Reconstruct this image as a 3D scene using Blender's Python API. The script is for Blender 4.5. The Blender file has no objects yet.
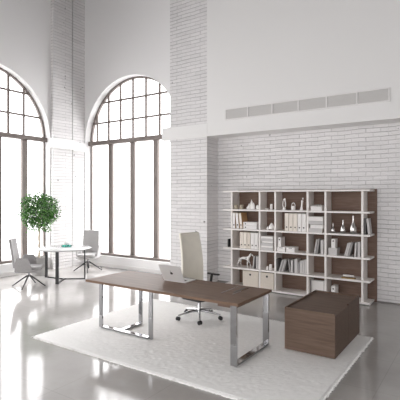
import bpy, bmesh, math, random
import numpy as np
from mathutils import Vector, Matrix, Euler

random.seed(7)
rng = np.random.default_rng(7)
S = bpy.context.scene
COL = S.collection
PI = math.pi

# ------------------------------------------------------------------ camera, world, exposure
cam_d = bpy.data.cameras.new('camera')
cam_d.sensor_width = 36.0
cam_d.lens = 36.0 * 423.73 / 400.0
cam_d.shift_y = -3.5 / 400.0
cam_d.clip_start = 0.05
cam = bpy.data.objects.new('camera', cam_d)
COL.objects.link(cam)
cam.location = (0, 0, 1.95)
cam.rotation_euler = (PI / 2, 0, math.radians(33.924))
S.camera = cam

# overcast sky: brightest overhead, paler towards the horizon, light paving below it
SKY_HORIZON, SKY_ZENITH, GROUND = 2.6, 7.2, 2.1
world = bpy.data.worlds.new('overcast_sky')
S.world = world
world.use_nodes = True
wn, wl = world.node_tree.nodes, world.node_tree.links
bg = wn['Background']
bg.inputs['Color'].default_value = (1.0, 0.992, 0.998, 1)
wtc = wn.new('ShaderNodeTexCoord')
wsp = wn.new('ShaderNodeSeparateXYZ')
wl.new(wtc.outputs['Generated'], wsp.inputs['Vector'])
wup = wn.new('ShaderNodeMapRange')
wup.inputs['From Min'].default_value = 0.22
wup.inputs['From Max'].default_value = 0.75
wup.inputs['To Min'].default_value = SKY_HORIZON
wup.inputs['To Max'].default_value = SKY_ZENITH
wl.new(wsp.outputs['Z'], wup.inputs['Value'])
wdn = wn.new('ShaderNodeMapRange')
wdn.inputs['From Min'].default_value = -0.3
wdn.inputs['From Max'].default_value = -0.02
wdn.inputs['To Min'].default_value = GROUND - SKY_HORIZON
wdn.inputs['To Max'].default_value = 0.0
wl.new(wsp.outputs['Z'], wdn.inputs['Value'])
wad = wn.new('ShaderNodeMath')
wad.operation = 'ADD'
wl.new(wup.outputs['Result'], wad.inputs[0])
wl.new(wdn.outputs['Result'], wad.inputs[1])
wl.new(wad.outputs[0], bg.inputs['Strength'])

S.view_settings.view_transform = 'Standard'
S.view_settings.look = 'None'
S.view_settings.gamma = 1
S.view_settings.exposure = 0.84
S.view_settings.use_curve_mapping = False
S.cycles.use_denoising = True
S.cycles.max_bounces = 14
S.cycles.diffuse_bounces = 8
S.cycles.transparent_max_bounces = 16
S.cycles.sample_clamp_indirect = 10
S.cycles.caustics_reflective = False
S.cycles.caustics_refractive = False

XL, YB, ZC = -9.7, 8.30, 7.65          # left wall, back wall, ceiling
XR, YF = 4.4, -4.0                     # right wall, wall behind the camera


def portal(loc, rot, sx, sy):
    d = bpy.data.lights.new('window_daylight', 'AREA')
    d.shape = 'RECTANGLE'
    d.size = sx
    d.size_y = sy
    d.cycles.is_portal = True
    o = bpy.data.objects.new('window_daylight', d)
    COL.objects.link(o)
    o.location = loc
    o.rotation_euler = rot


LEFT_WIN = (5.5, 1.7, -2.1)  # first one is in view, the others are unseen, added to fill the room
for yc in LEFT_WIN:
    portal((XL - 0.42, yc, 2.68), (0, -PI / 2, 0), 5.1, 3.4)
portal((-7.88, YB + 0.42, 2.68), (-PI / 2, 0, 0), 3.4, 5.1)

ADDED_REAR_WIN = (-4.95, -1.35, 2.25)  # unseen windows added behind the camera as fill light
for xc in ADDED_REAR_WIN:
    portal((xc, YF - 0.42, 2.68), (PI / 2, 0, 0), 3.4, 5.1)


# ------------------------------------------------------------------ materials
def srgb(r, g, b):
    def f(c):
        c /= 255.0
        return c / 12.92 if c <= 0.04045 else ((c + 0.055) / 1.055) ** 2.4
    return (f(r), f(g), f(b), 1)


def new_mat(name):
    m = bpy.data.materials.new(name)
    m.use_nodes = True
    nt = m.node_tree
    return m, nt, nt.nodes['Principled BSDF']


def mat(name, rgb, rough=0.5, metal=0.0, var=0.0, scale=8.0, bump=0.0, bscale=60.0, spec=0.5):
    m, nt, b = new_mat(name)
    N, L = nt.nodes, nt.links
    c = srgb(*rgb)
    b.inputs['Base Color'].default_value = c
    b.inputs['Roughness'].default_value = rough
    b.inputs['Metallic'].default_value = metal
    b.inputs['Specular IOR Level'].default_value = spec
    tc = N.new('ShaderNodeTexCoord')
    if var > 0:
        n = N.new('ShaderNodeTexNoise')
        n.inputs['Scale'].default_value = scale
        n.inputs['Detail'].default_value = 4
        r = N.new('ShaderNodeValToRGB')
        r.color_ramp.elements[0].position = 0.3
        r.color_ramp.elements[1].position = 0.7
        r.color_ramp.elements[0].color = tuple(x * (1 - var) for x in c[:3]) + (1,)
        r.color_ramp.elements[1].color = tuple(min(1, x * (1 + var)) for x in c[:3]) + (1,)
        L.new(tc.outputs['Object'], n.inputs['Vector'])
        L.new(n.outputs['Fac'], r.inputs['Fac'])
        L.new(r.outputs['Color'], b.inputs['Base Color'])
    if bump > 0:
        n = N.new('ShaderNodeTexNoise')
        n.inputs['Scale'].default_value = bscale
        n.inputs['Detail'].default_value = 5
        bp = N.new('ShaderNodeBump')
        bp.inputs['Strength'].default_value = bump
        bp.inputs['Distance'].default_value = 0.01
        L.new(tc.outputs['Object'], n.inputs['Vector'])
        L.new(n.outputs['Fac'], bp.inputs['Height'])
        L.new(bp.outputs['Normal'], b.inputs['Normal'])
    return m


def wood_mat(name, dark, light, stretch=(1.2, 22, 22), rough=0.52):
    m, nt, b = new_mat(name)
    N, L = nt.nodes, nt.links
    tc = N.new('ShaderNodeTexCoord')
    mp = N.new('ShaderNodeMapping')
    mp.inputs['Scale'].default_value = stretch
    n1 = N.new('ShaderNodeTexNoise')
    n1.inputs['Scale'].default_value = 2.2
    n1.inputs['Detail'].default_value = 7
    n1.inputs['Distortion'].default_value = 0.5
    r = N.new('ShaderNodeValToRGB')
    r.color_ramp.elements[0].position = 0.28
    r.color_ramp.elements[1].position = 0.74
    r.color_ramp.elements[0].color = srgb(*dark)
    r.color_ramp.elements[1].color = srgb(*light)
    L.new(tc.outputs['Object'], mp.inputs['Vector'])
    L.new(mp.outputs['Vector'], n1.inputs['Vector'])
    L.new(n1.outputs['Fac'], r.inputs['Fac'])
    L.new(r.outputs['Color'], b.inputs['Base Color'])
    b.inputs['Roughness'].default_value = rough
    b.inputs['Specular IOR Level'].default_value = 0.22
    return m


def brick_mat(name, light=(234, 232, 232), mid=(226, 224, 224), mortar=(176, 174, 174)):
    m, nt, b = new_mat(name)
    N, L = nt.nodes, nt.links
    tc = N.new('ShaderNodeTexCoord')
    sp = N.new('ShaderNodeSeparateXYZ')
    ad = N.new('ShaderNodeMath')
    ad.operation = 'ADD'
    cb = N.new('ShaderNodeCombineXYZ')
    L.new(tc.outputs['Object'], sp.inputs['Vector'])
    L.new(sp.outputs['X'], ad.inputs[0])
    L.new(sp.outputs['Y'], ad.inputs[1])
    L.new(ad.outputs[0], cb.inputs['X'])
    L.new(sp.outputs['Z'], cb.inputs['Y'])
    # a slow wobble so the courses are not ruler straight
    nw = N.new('ShaderNodeTexNoise')
    nw.inputs['Scale'].default_value = 3.0
    mx0 = N.new('ShaderNodeVectorMath')
    mx0.operation = 'MULTIPLY_ADD'
    mx0.inputs[1].default_value = (0.03, 0.03, 0)
    L.new(tc.outputs['Object'], nw.inputs['Vector'])
    L.new(nw.outputs['Color'], mx0.inputs[0])
    L.new(cb.outputs['Vector'], mx0.inputs[2])
    br = N.new('ShaderNodeTexBrick')
    br.inputs['Color1'].default_value = srgb(*light)
    br.inputs['Color2'].default_value = srgb(*mid)
    br.inputs['Mortar'].default_value = srgb(*mortar)
    br.inputs['Scale'].default_value = 1.0
    br.inputs['Mortar Size'].default_value = 0.0065
    br.inputs['Mortar Smooth'].default_value = 0.6
    br.inputs['Brick Width'].default_value = 1.3
    br.inputs['Row Height'].default_value = 0.081
    L.new(mx0.outputs['Vector'], br.inputs['Vector'])
    # paint over the joints in patches
    pm = N.new('ShaderNodeMapping')
    pm.inputs['Scale'].default_value = (0.55, 0.55, 2.6)
    n = N.new('ShaderNodeTexNoise')
    n.inputs['Scale'].default_value = 1.7
    n.inputs['Detail'].default_value = 8
    n.inputs['Roughness'].default_value = 0.65
    r = N.new('ShaderNodeValToRGB')
    r.color_ramp.elements[0].position = 0.38
    r.color_ramp.elements[1].position = 0.68
    r.color_ramp.elements[0].color = (0.0, 0.0, 0.0, 1)
    r.color_ramp.elements[1].color = (0.92, 0.92, 0.92, 1)
    mix = N.new('ShaderNodeMix')
    mix.data_type = 'RGBA'
    L.new(tc.outputs['Object'], pm.inputs['Vector'])
    L.new(pm.outputs['Vector'], n.inputs['Vector'])
    L.new(n.outputs['Fac'], r.inputs['Fac'])
    L.new(r.outputs['Color'], mix.inputs['Factor'])
    L.new(br.outputs['Color'], mix.inputs['A'])
    mix.inputs['B'].default_value = srgb(*light)
    # single bricks, each a shade of its own under the paint
    b2 = N.new('ShaderNodeTexBrick')
    b2.inputs['Color1'].default_value = (1, 1, 1, 1)
    b2.inputs['Color2'].default_value = (0.93, 0.93, 0.93, 1)
    b2.inputs['Mortar'].default_value = (0.90, 0.90, 0.90, 1)
    b2.inputs['Scale'].default_value = 1.0
    b2.inputs['Mortar Size'].default_value = 0.006
    b2.inputs['Mortar Smooth'].default_value = 0.6
    b2.inputs['Brick Width'].default_value = 0.26
    b2.inputs['Row Height'].default_value = 0.081
    L.new(mx0.outputs['Vector'], b2.inputs['Vector'])
    ml = N.new('ShaderNodeMix')
    ml.data_type = 'RGBA'
    ml.blend_type = 'MULTIPLY'
    ml.inputs['Factor'].default_value = 1.0
    L.new(mix.outputs['Result'], ml.inputs['A'])
    L.new(b2.outputs['Color'], ml.inputs['B'])
    # a few dark pits where the paint is chipped
    vp = N.new('ShaderNodeTexNoise')
    vp.inputs['Scale'].default_value = 9.0
    vp.inputs['Detail'].default_value = 1
    vr = N.new('ShaderNodeValToRGB')
    vr.color_ramp.elements[0].position = 0.20
    vr.color_ramp.elements[1].position = 0.25
    vr.color_ramp.elements[0].color = (0.35, 0.34, 0.34, 1)
    vr.color_ramp.elements[1].color = (1, 1, 1, 1)
    L.new(tc.outputs['Object'], vp.inputs['Vector'])
    L.new(vp.outputs['Fac'], vr.inputs['Fac'])
    m3 = N.new('ShaderNodeMix')
    m3.data_type = 'RGBA'
    m3.blend_type = 'MULTIPLY'
    m3.inputs['Factor'].default_value = 1.0
    L.new(ml.outputs['Result'], m3.inputs['A'])
    L.new(vr.outputs['Color'], m3.inputs['B'])
    L.new(m3.outputs['Result'], b.inputs['Base Color'])
    n2 = N.new('ShaderNodeTexNoise')
    n2.inputs['Scale'].default_value = 30
    n2.inputs['Detail'].default_value = 6
    L.new(tc.outputs['Object'], n2.inputs['Vector'])
    m1 = N.new('ShaderNodeMath')
    m1.operation = 'MULTIPLY_ADD'
    m1.inputs[1].default_value = -1.0
    L.new(b2.outputs['Fac'], m1.inputs[0])
    L.new(n2.outputs['Fac'], m1.inputs[2])
    bp = N.new('ShaderNodeBump')
    bp.inputs['Strength'].default_value = 0.8
    bp.inputs['Distance'].default_value = 0.012
    L.new(m1.outputs[0], bp.inputs['Height'])
    L.new(bp.outputs['Normal'], b.inputs['Normal'])
    b.inputs['Roughness'].default_value = 0.75
    return m


def floor_mat():
    m, nt, b = new_mat('polished_concrete')
    N, L = nt.nodes, nt.links
    tc = N.new('ShaderNodeTexCoord')
    n = N.new('ShaderNodeTexNoise')
    n.inputs['Scale'].default_value = 0.9
    n.inputs['Detail'].default_value = 8
    n.inputs['Roughness'].default_value = 0.6
    r = N.new('ShaderNodeValToRGB')
    r.color_ramp.elements[0].position = 0.3
    r.color_ramp.elements[1].position = 0.72
    r.color_ramp.elements[0].color = srgb(158, 155, 152)
    r.color_ramp.elements[1].color = srgb(180, 177, 174)
    br = N.new('ShaderNodeTexBrick')
    br.offset = 0.0
    br.inputs['Scale'].default_value = 1.0
    br.inputs['Brick Width'].default_value = 0.9
    br.inputs['Row Height'].default_value = 0.9
    br.inputs['Mortar Size'].default_value = 0.004
    br.inputs['Color1'].default_value = (1, 1, 1, 1)
    br.inputs['Color2'].default_value = (1, 1, 1, 1)
    br.inputs['Mortar'].default_value = (0.86, 0.86, 0.86, 1)
    mul = N.new('ShaderNodeMix')
    mul.data_type = 'RGBA'
    mul.blend_type = 'MULTIPLY'
    mul.inputs['Factor'].default_value = 1.0
    L.new(tc.outputs['Object'], n.inputs['Vector'])
    L.new(tc.outputs['Object'], br.inputs['Vector'])
    L.new(n.outputs['Fac'], r.inputs['Fac'])
    L.new(r.outputs['Color'], mul.inputs['A'])
    L.new(br.outputs['Color'], mul.inputs['B'])
    L.new(mul.outputs['Result'], b.inputs['Base Color'])
    mr = N.new('ShaderNodeMapRange')
    mr.inputs['To Min'].default_value = 0.095
    mr.inputs['To Max'].default_value = 0.125
    L.new(n.outputs['Fac'], mr.inputs['Value'])
    L.new(mr.outputs['Result'], b.inputs['Roughness'])
    b.inputs['Specular IOR Level'].default_value = 0.9
    bp = N.new('ShaderNodeBump')
    bp.inputs['Strength'].default_value = 0.05
    bp.inputs['Distance'].default_value = 0.02
    L.new(n.outputs['Fac'], bp.inputs['Height'])
    L.new(bp.outputs['Normal'], b.inputs['Normal'])
    return m


def glass_mat(name, tint=(1, 1, 1, 1), fac=0.06):
    m = bpy.data.materials.new(name)
    m.use_nodes = True
    nt = m.node_tree
    N, L = nt.nodes, nt.links
    N.remove(N['Principled BSDF'])
    t = N.new('ShaderNodeBsdfTransparent')
    t.inputs['Color'].default_value = tint
    g = N.new('ShaderNodeBsdfGlossy')
    g.inputs['Roughness'].default_value = 0.02
    mx = N.new('ShaderNodeMixShader')
    lw = N.new('ShaderNodeLayerWeight')
    lw.inputs['Blend'].default_value = fac
    L.new(lw.outputs['Fresnel'], mx.inputs['Fac'])
    L.new(t.outputs[0], mx.inputs[1])
    L.new(g.outputs[0], mx.inputs[2])
    L.new(mx.outputs[0], N['Material Output'].inputs['Surface'])
    return m


M = {}
M['plaster'] = mat('white_plaster', (236, 235, 235), 0.85, bump=0.08, bscale=25)
M['bulk'] = mat('white_painted_bulkhead', (234, 233, 232), 0.8, bump=0.05, bscale=25)
M['ceil'] = mat('grey_ceiling_paint', (96, 95, 95), 0.9)
M['brick'] = brick_mat('white_painted_brick')
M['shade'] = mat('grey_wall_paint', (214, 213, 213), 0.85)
M['floor'] = floor_mat()
M['trim'] = mat('white_gloss_trim', (232, 230, 229), 0.45)
M['darktrim'] = mat('dark_shadow_trim', (128, 124, 122), 0.6)  # thin dark skirting along the brick wall
M['frame'] = mat('taupe_window_paint', (118, 108, 103), 0.5, var=0.04, scale=5)
M['glass'] = glass_mat('window_glass')
M['wood'] = wood_mat('walnut_veneer', (92, 75, 64), (114, 95, 83))
M['wood_top'] = wood_mat('walnut_desk_veneer', (102, 80, 65), (126, 102, 86), rough=0.5)
M['wood_back'] = wood_mat('walnut_back_veneer', (104, 84, 73), (126, 105, 94), (1.5, 22, 16), 0.55)
M['chrome'] = mat('polished_chrome', (178, 178, 180), 0.06, 1.0)
M['steel'] = mat('brushed_steel', (150, 150, 152), 0.28, 1.0)
M['silver'] = mat('mirror_silver', (214, 212, 210), 0.24, 1.0)
M['black'] = mat('black_satin', (28, 27, 27), 0.4)
M['darkmetal'] = mat('dark_bronze_metal', (52, 48, 47), 0.3, 0.6)
M['white'] = mat('white_lacquer', (236, 232, 229), 0.4)
M['paper'] = mat('white_card', (232, 229, 227), 0.7)
M['cream'] = mat('cream_card', (228, 220, 210), 0.7)
M['beige'] = mat('beige_linen_board', (214, 205, 194), 0.85, var=0.04, scale=40)
M['tan'] = mat('tan_board', (190, 150, 106), 0.7)
M['greybook'] = mat('grey_book_cloth', (150, 147, 146), 0.75)
M['lightbook'] = mat('light_grey_book_cloth', (196, 193, 192), 0.75)
M['darkbook'] = mat('charcoal_book_cloth', (92, 89, 88), 0.75)
M['pages'] = mat('book_pages', (228, 224, 217), 0.9, var=0.05, scale=80)
M['ceramic'] = mat('white_ceramic', (238, 235, 233), 0.25)
M['stone'] = mat('sandy_stone', (176, 166, 148), 0.7, var=0.2, scale=30)
M['brass'] = mat('aged_brass', (160, 134, 88), 0.35, 0.8)
M['fabric'] = mat('grey_wool_fabric', (166, 164, 164), 0.95, var=0.06, scale=60, bump=0.25, bscale=300)
M['fabricl'] = mat('pale_grey_wool_fabric', (186, 184, 184), 0.95, var=0.05, scale=60, bump=0.25, bscale=300)
M['leather'] = mat('cream_leather', (240, 235, 222), 0.5, var=0.03, scale=6, bump=0.1, bscale=120)
M['alu'] = mat('anodised_aluminium', (226, 225, 224), 0.38, 0.25)
M['keys'] = mat('keyboard_black', (40, 40, 42), 0.6)
M['rug'] = mat('off_white_shag', (240, 239, 237), 1.0, var=0.02, scale=22, bump=0.2, bscale=220, spec=0.1)
M['tabletop'] = mat('white_table_laminate', (192, 192, 192), 0.12)
M['pot'] = mat('white_planter_glaze', (172, 171, 170), 0.35)
M['soil'] = mat('potting_soil', (62, 48, 38), 1.0, var=0.3, scale=40)
M['bark'] = mat('pale_bark', (214, 204, 188), 0.9, var=0.25, scale=30)
M['teal'] = glass_mat('teal_glass', (0.35, 0.85, 0.78, 1), 0.25)
M['clear'] = glass_mat('clear_glass', (0.93, 0.95, 0.95, 1), 0.2)
M['ventback'] = mat('vent_mesh_grey', (204, 202, 200), 0.7, var=0.05, scale=120)


def leaf_mat():
    m, nt, b = new_mat('ficus_leaf')
    N, L = nt.nodes, nt.links
    g = N.new('ShaderNodeNewGeometry')
    r = N.new('ShaderNodeValToRGB')
    r.color_ramp.elements[0].color = srgb(20, 58, 22)
    r.color_ramp.elements[1].color = srgb(112, 164, 84)
    L.new(g.outputs['Random Per Island'], r.inputs['Fac'])
    L.new(r.outputs['Color'], b.inputs['Base Color'])
    b.inputs['Roughness'].default_value = 0.4
    return m


M['leaf'] = leaf_mat()


# ------------------------------------------------------------------ mesh helpers
class MB:
    """collects shapes and links them as ONE mesh object"""

    def __init__(self):
        self.bm = bmesh.new()

    def faces(self, vs, fs, Mx=None):
        v = [self.bm.verts.new(Mx @ Vector(p) if Mx is not None else p) for p in vs]
        for f in fs:
            try:
                self.bm.faces.new([v[i] for i in f])
            except ValueError:
                pass
        return self

    def box(self, x0, x1, y0, y1, z0, z1, Mx=None):
        vs = [(x, y, z) for x in (x0, x1) for y in (y0, y1) for z in (z0, z1)]
        return self.faces(vs, [(0, 1, 3, 2), (4, 6, 7, 5), (0, 4, 5, 1), (2, 3, 7, 6), (0, 2, 6, 4), (1, 5, 7, 3)], Mx)

    def prism(self, pts, axis, a, b, Mx=None):
        """2-D outline pushed along an axis from a to b"""
        def put(u, v, w):
            return {'x': (w, u, v), 'y': (u, w, v), 'z': (u, v, w)}[axis]
        n = len(pts)
        vs = [put(u, v, a) for u, v in pts] + [put(u, v, b) for u, v in pts]
        fs = [tuple(range(n)), tuple(range(2 * n - 1, n - 1, -1))]
        fs += [(i, (i + 1) % n, n + (i + 1) % n, n + i) for i in range(n)]
        return self.faces(vs, fs, Mx)

    def lathe(self, prof, seg=24, Mx=None, c=(0, 0)):
        vs, fs = [], []
        n = len(prof)
        for k in range(seg):
            a = 2 * PI * k / seg
            for r, z in prof:
                vs.append((c[0] + r * math.cos(a), c[1] + r * math.sin(a), z))
        for k in range(seg):
            k2 = (k + 1) % seg
            for i in range(n - 1):
                fs.append((k * n + i, k2 * n + i, k2 * n + i + 1, k * n + i + 1))
        if prof[0][0] > 1e-5:
            fs.append(tuple(k * n for k in range(seg - 1, -1, -1)))
        if prof[-1][0] > 1e-5:
            fs.append(tuple(k * n + n - 1 for k in range(seg)))
        return self.faces(vs, fs, Mx)

    def tube(self, pts, rad, seg=10, flat=None):
        """round (or flat=(w,h) rectangular) bar along a polyline"""
        pts = [Vector(p) for p in pts]
        rads = rad if isinstance(rad, (list, tuple)) else [rad] * len(pts)
        rings = []
        for i, p in enumerate(pts):
            if i == 0:
                t = pts[1] - p
            elif i == len(pts) - 1:
                t = p - pts[i - 1]
            else:
                t = (pts[i + 1] - p).normalized() + (p - pts[i - 1]).normalized()
            t.normalize()
            up = Vector((0, 0, 1)) if abs(t.z) < 0.95 else Vector((1, 0, 0))
            s = t.cross(up).normalized()
            u = s.cross(t).normalized()
            if flat:
                w, h = flat
                rings.append([self.bm.verts.new(p + s * a * w / 2 + u * b * h / 2) for a, b in ((-1, -1), (1, -1), (1, 1), (-1, 1))])
            else:
                rings.append([self.bm.verts.new(p + (s * math.cos(2 * PI * k / seg) + u * math.sin(2 * PI * k / seg)) * rads[i]) for k in range(seg)])
        m = len(rings[0])
        for a, b in zip(rings, rings[1:]):
            for k in range(m):
                self.bm.faces.new((a[k], a[(k + 1) % m], b[(k + 1) % m], b[k]))
        self.bm.faces.new(rings[0][::-1])
        self.bm.faces.new(rings[-1])
        return self

    def build(self, name, m, parent=None, loc=None, rotz=0.0, bevel=0.0, smooth=False, seg=2, subsurf=0):
        bmesh.ops.recalc_face_normals(self.bm, faces=self.bm.faces)
        me = bpy.data.meshes.new(name)
        self.bm.to_mesh(me)
        self.bm.free()
        me.materials.append(m)
        if smooth:
            for p in me.polygons:
                p.use_smooth = True
        o = bpy.data.objects.new(name, me)
        COL.objects.link(o)
        if parent is not None:
            o.parent = parent
        if loc is not None:
            o.location = loc
        o.rotation_euler.z = rotz
        if bevel > 0:
            b = o.modifiers.new('edge', 'BEVEL')
            b.width = bevel
            b.segments = seg
            b.limit_method = 'ANGLE'
            b.angle_limit = math.radians(40)
        if subsurf:
            s_ = o.modifiers.new('smooth', 'SUBSURF')
            s_.levels = subsurf
            s_.render_levels = subsurf
        if smooth and not subsurf:
            try:
                me.set_sharp_from_angle(angle=math.radians(42))
            except Exception:
                pass
        return o


def tag(o, label, cat, group=None, kind=None):
    o['label'] = label
    o['category'] = cat
    if group:
        o['group'] = group
    if kind:
        o['kind'] = kind
    return o


def thing(name, label, cat, loc=(0, 0, 0), rotz=0.0, group=None):
    o = bpy.data.objects.new(name, None)
    o.empty_display_size = 0.1
    COL.objects.link(o)
    o.location = loc
    o.rotation_euler.z = rotz
    return tag(o, label, cat, group)


def struct(o, label=None):
    o['kind'] = 'structure'
    if label:
        o['label'] = label
        o['category'] = o.name.split('_')[0]
    return o


def rounded(w, d, r, n=5, cx=0, cy=0):
    pts = []
    for sx, sy, a0 in ((1, 1, 0), (-1, 1, 90), (-1, -1, 180), (1, -1, 270)):
        for k in range(n + 1):
            a = math.radians(a0 + 90 * k / n)
            pts.append((cx + sx * (w / 2 - r) + r * math.cos(a), cy + sy * (d / 2 - r) + r * math.sin(a)))
    return pts


# ------------------------------------------------------------------ the room
WR, WSP, WSILL = 1.70, 3.48, 0.30      # arch radius, spring height, sill height of the wall opening


def arched_wall(name, u0, u1, centres, thick, place, m):
    """wall in (u, z) with round-headed openings; place(u, d, z) -> world, d = depth behind the room face"""
    mb = MB()
    n = 36

    def quad(u, v, z0u, z0v, z1u, z1v):
        for d in (0, thick):
            mb.faces([place(u, d, z0u), place(v, d, z0v), place(v, d, z1v), place(u, d, z1u)], [(0, 1, 2, 3)])
    prev = u0
    for c in sorted(centres):
        quad(prev, c - WR, 0, 0, ZC, ZC)
        us = [c - WR * math.cos(PI * k / n) for k in range(n + 1)]
        zs = [WSP + WR * math.sin(PI * k / n) for k in range(n + 1)]
        for k in range(n):
            quad(us[k], us[k + 1], zs[k], zs[k + 1], ZC, ZC)
            quad(us[k], us[k + 1], 0, 0, WSILL, WSILL)
            for za, zb in ((zs[k], zs[k + 1]), (WSILL, WSILL)):
                mb.faces([place(us[k], 0, za), place(us[k + 1], 0, zb), place(us[k + 1], thick, zb), place(us[k], thick, za)], [(0, 1, 2, 3)])
        for u in (c - WR, c + WR):
            mb.faces([place(u, 0, WSILL), place(u, 0, WSP), place(u, thick, WSP), place(u, thick, WSILL)], [(0, 1, 2, 3)])
        prev = c + WR
    quad(prev, u1, 0, 0, ZC, ZC)
    return struct(mb.build(name, m))


def window(name, c, place, mull, munt, label):
    root = bpy.data.objects.new(name, None)
    COL.objects.link(root)
    root['kind'] = 'structure'
    root['label'] = label
    d0, d1 = 0.20, 0.27
    R = WR

    def bar(mb, u0, u1, z0, z1, a=d0, b=d1):
        vs = [place(u, d, z) for u in (u0, u1) for d in (a, b) for z in (z0, z1)]
        mb.faces(vs, [(0, 1, 3, 2), (4, 6, 7, 5), (0, 4, 5, 1), (2, 3, 7, 6), (0, 2, 6, 4), (1, 5, 7, 3)])
    mb = MB()
    n = 36
    for k in range(n):
        a, b = PI * k / n, PI * (k + 1) / n
        vs = []
        for t in (a, b):
            for r in (R - 0.045, R + 0.01):
                for d in (d0, d1):
                    vs.append(place(c - r * math.cos(t), d, WSP + r * math.sin(t)))
        mb.faces(vs, [(0, 2, 6, 4), (1, 5, 7, 3), (0, 4, 5, 1), (2, 3, 7, 6)])
    mb.build('arch_frame', M['frame'], root)
    mb = MB()
    bar(mb, c - R, c + R, WSP - 0.06, WSP + 0.055, 0.12, 0.27)
    mb.build('transom', M['frame'], root)
    mb = MB()
    bar(mb, c - R, c + R, WSILL, WSILL + 0.06, 0.10, 0.27)
    mb.build('bottom_rail', M['frame'], root)
    for u in (c - R + 0.01, c + R - 0.035):
        mb = MB()
        bar(mb, u, u + 0.025, WSILL + 0.06, WSP - 0.06, 0.21, 0.26)
        mb.build('jamb', M['frame'], root)
    for q, u in enumerate(mull):
        w = 0.072
        mb = MB()
        bar(mb, u - w, u + w, WSILL + 0.06, WSP - 0.06, 0.19, 0.27)
        mb.build('mullion', M['frame'], root)
    for q, u in enumerate(munt):
        h = math.sqrt(max(0.01, (R - 0.03) ** 2 - (u - c) ** 2))
        w = 0.026
        mb = MB()
        bar(mb, u - w, u + w, WSP + 0.055, WSP + h, 0.215, 0.26)
        mb.build('muntin', M['frame'], root)
    for z in (4.06, 4.63):
        h = math.sqrt((R - 0.03) ** 2 - (z - WSP) ** 2)
        mb = MB()
        bar(mb, c - h, c + h, z - 0.024, z + 0.024, 0.2155, 0.2595)
        mb.build('glazing_bar', M['frame'], root)
    pts = [(c - R, WSILL)] + [(c - R * math.cos(PI * k / n), WSP + R * math.sin(PI * k / n)) for k in range(n + 1)] + [(c + R, WSILL)]
    mb = MB()
    m_ = len(pts)
    vs = [place(u, d, z) for d in (0.236, 0.242) for u, z in pts]
    mb.faces(vs, [tuple(range(m_)), tuple(range(2 * m_ - 1, m_ - 1, -1))] + [(i, (i + 1) % m_, m_ + (i + 1) % m_, m_ + i) for i in range(m_)])
    mb.build('glass_pane', M['glass'], root)
    return root


pl_back = lambda u, d, z: (u, YB + d, z)
pl_rear = lambda u, d, z: (u, YF - d, z)
pl_left = lambda u, d, z: (XL - d, u, z)

struct(MB().box(XL - 0.35, XR + 0.3, YF - 0.35, YB + 0.35, -0.12, 0).build('floor', M['floor']))
struct(MB().box(XL - 0.35, XR + 0.3, YF - 0.35, YB + 0.35, ZC, ZC + 0.15).build('ceiling', M['ceil']))
arched_wall('wall_back', XL, -5.85, [-7.88], 0.35, pl_back, M['plaster'])
arched_wall('wall_left', YF, YB + 0.35, LEFT_WIN, 0.35, pl_left, M['plaster'])
arched_wall('wall_rear', XL, XR + 0.3, ADDED_REAR_WIN, 0.35, pl_rear, M['plaster'])
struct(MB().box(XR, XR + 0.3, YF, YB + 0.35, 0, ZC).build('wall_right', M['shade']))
struct(MB().box(-5.85, XR, YB + 0.04, YB + 0.35, 0, ZC).build('wall_back_brick', M['brick']))

c0 = -7.88
window('window_1', 5.5, pl_left, [4.43, 5.16, 5.87, 6.58], [4.45, 4.87, 5.29, 5.71, 6.14, 6.57],
       'arched window in the long side wall behind the potted tree')
window('window_2', c0, pl_back, [c0 - 0.88, c0 - 0.05, c0 + 0.77], [c0 - 0.05 + 0.465 * k for k in (-3, -2, -1, 0, 1, 2, 3)],
       'arched window beside the white brick pier behind the desk')
for i, yc in enumerate(LEFT_WIN[1:]):
    window('window_%d' % (i + 3), yc, pl_left, [yc - 0.8, yc, yc + 0.8], [yc + 0.46 * k for k in (-3, -2, -1, 0, 1, 2, 3)],
           'unseen arched window added to the long side wall for fill light')

for i, xc in enumerate(ADDED_REAR_WIN):
    window('window_%d' % (i + 5), xc, pl_rear, [xc - 0.8, xc, xc + 0.8], [xc + 0.46 * k for k in (-3, -2, -1, 0, 1, 2, 3)],
           'unseen arched window added behind the camera for fill light')

# brick pier beside window_2, its capital, bulkhead over the bookcase niche
struct(MB().box(-6.15, -5.112, 7.88, YB + 0.04, 0, ZC).build('pillar_back', M['brick']))
struct(MB().box(-6.39, -5.1, 7.868, YB, 3.275, 3.575).build('trim_1', M['bulk'], bevel=0.008))
bulk = struct(MB().box(-5.108, XR, 7.872, YB + 0.04, 3.285, ZC).build('wall_bulkhead', M['bulk']))
# corner piers on the long wall, with capitals
struct(MB().box(XL, -9.585, 7.22, 7.835, 0, ZC).build('pillar_corner', M['brick']))
struct(MB().box(XL, -9.60, 7.875, YB, 0, ZC).build('pillar_corner_inner', M['brick']))
struct(MB().box(XL, -9.535, 7.16, 7.85, 3.25, 3.52).build('trim_2', M['bulk'], bevel=0.006))
struct(MB().box(XL, -9.56, 7.86, YB, 3.22, 3.48).build('trim_3', M['bulk'], bevel=0.006))
# skirting
struct(MB().box(XL, XL + 0.02, YF, 7.21, 0, 0.10).build('baseboard_left', M['trim'], bevel=0.004))
struct(MB().box(-9.53, -6.30, YB - 0.02, YB, 0, 0.10).build('baseboard_back', M['trim'], bevel=0.004))
struct(MB().box(-5.20, XR, YB + 0.028, YB + 0.04, 0, 0.022).build('baseboard_niche', M['darktrim']))

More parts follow.
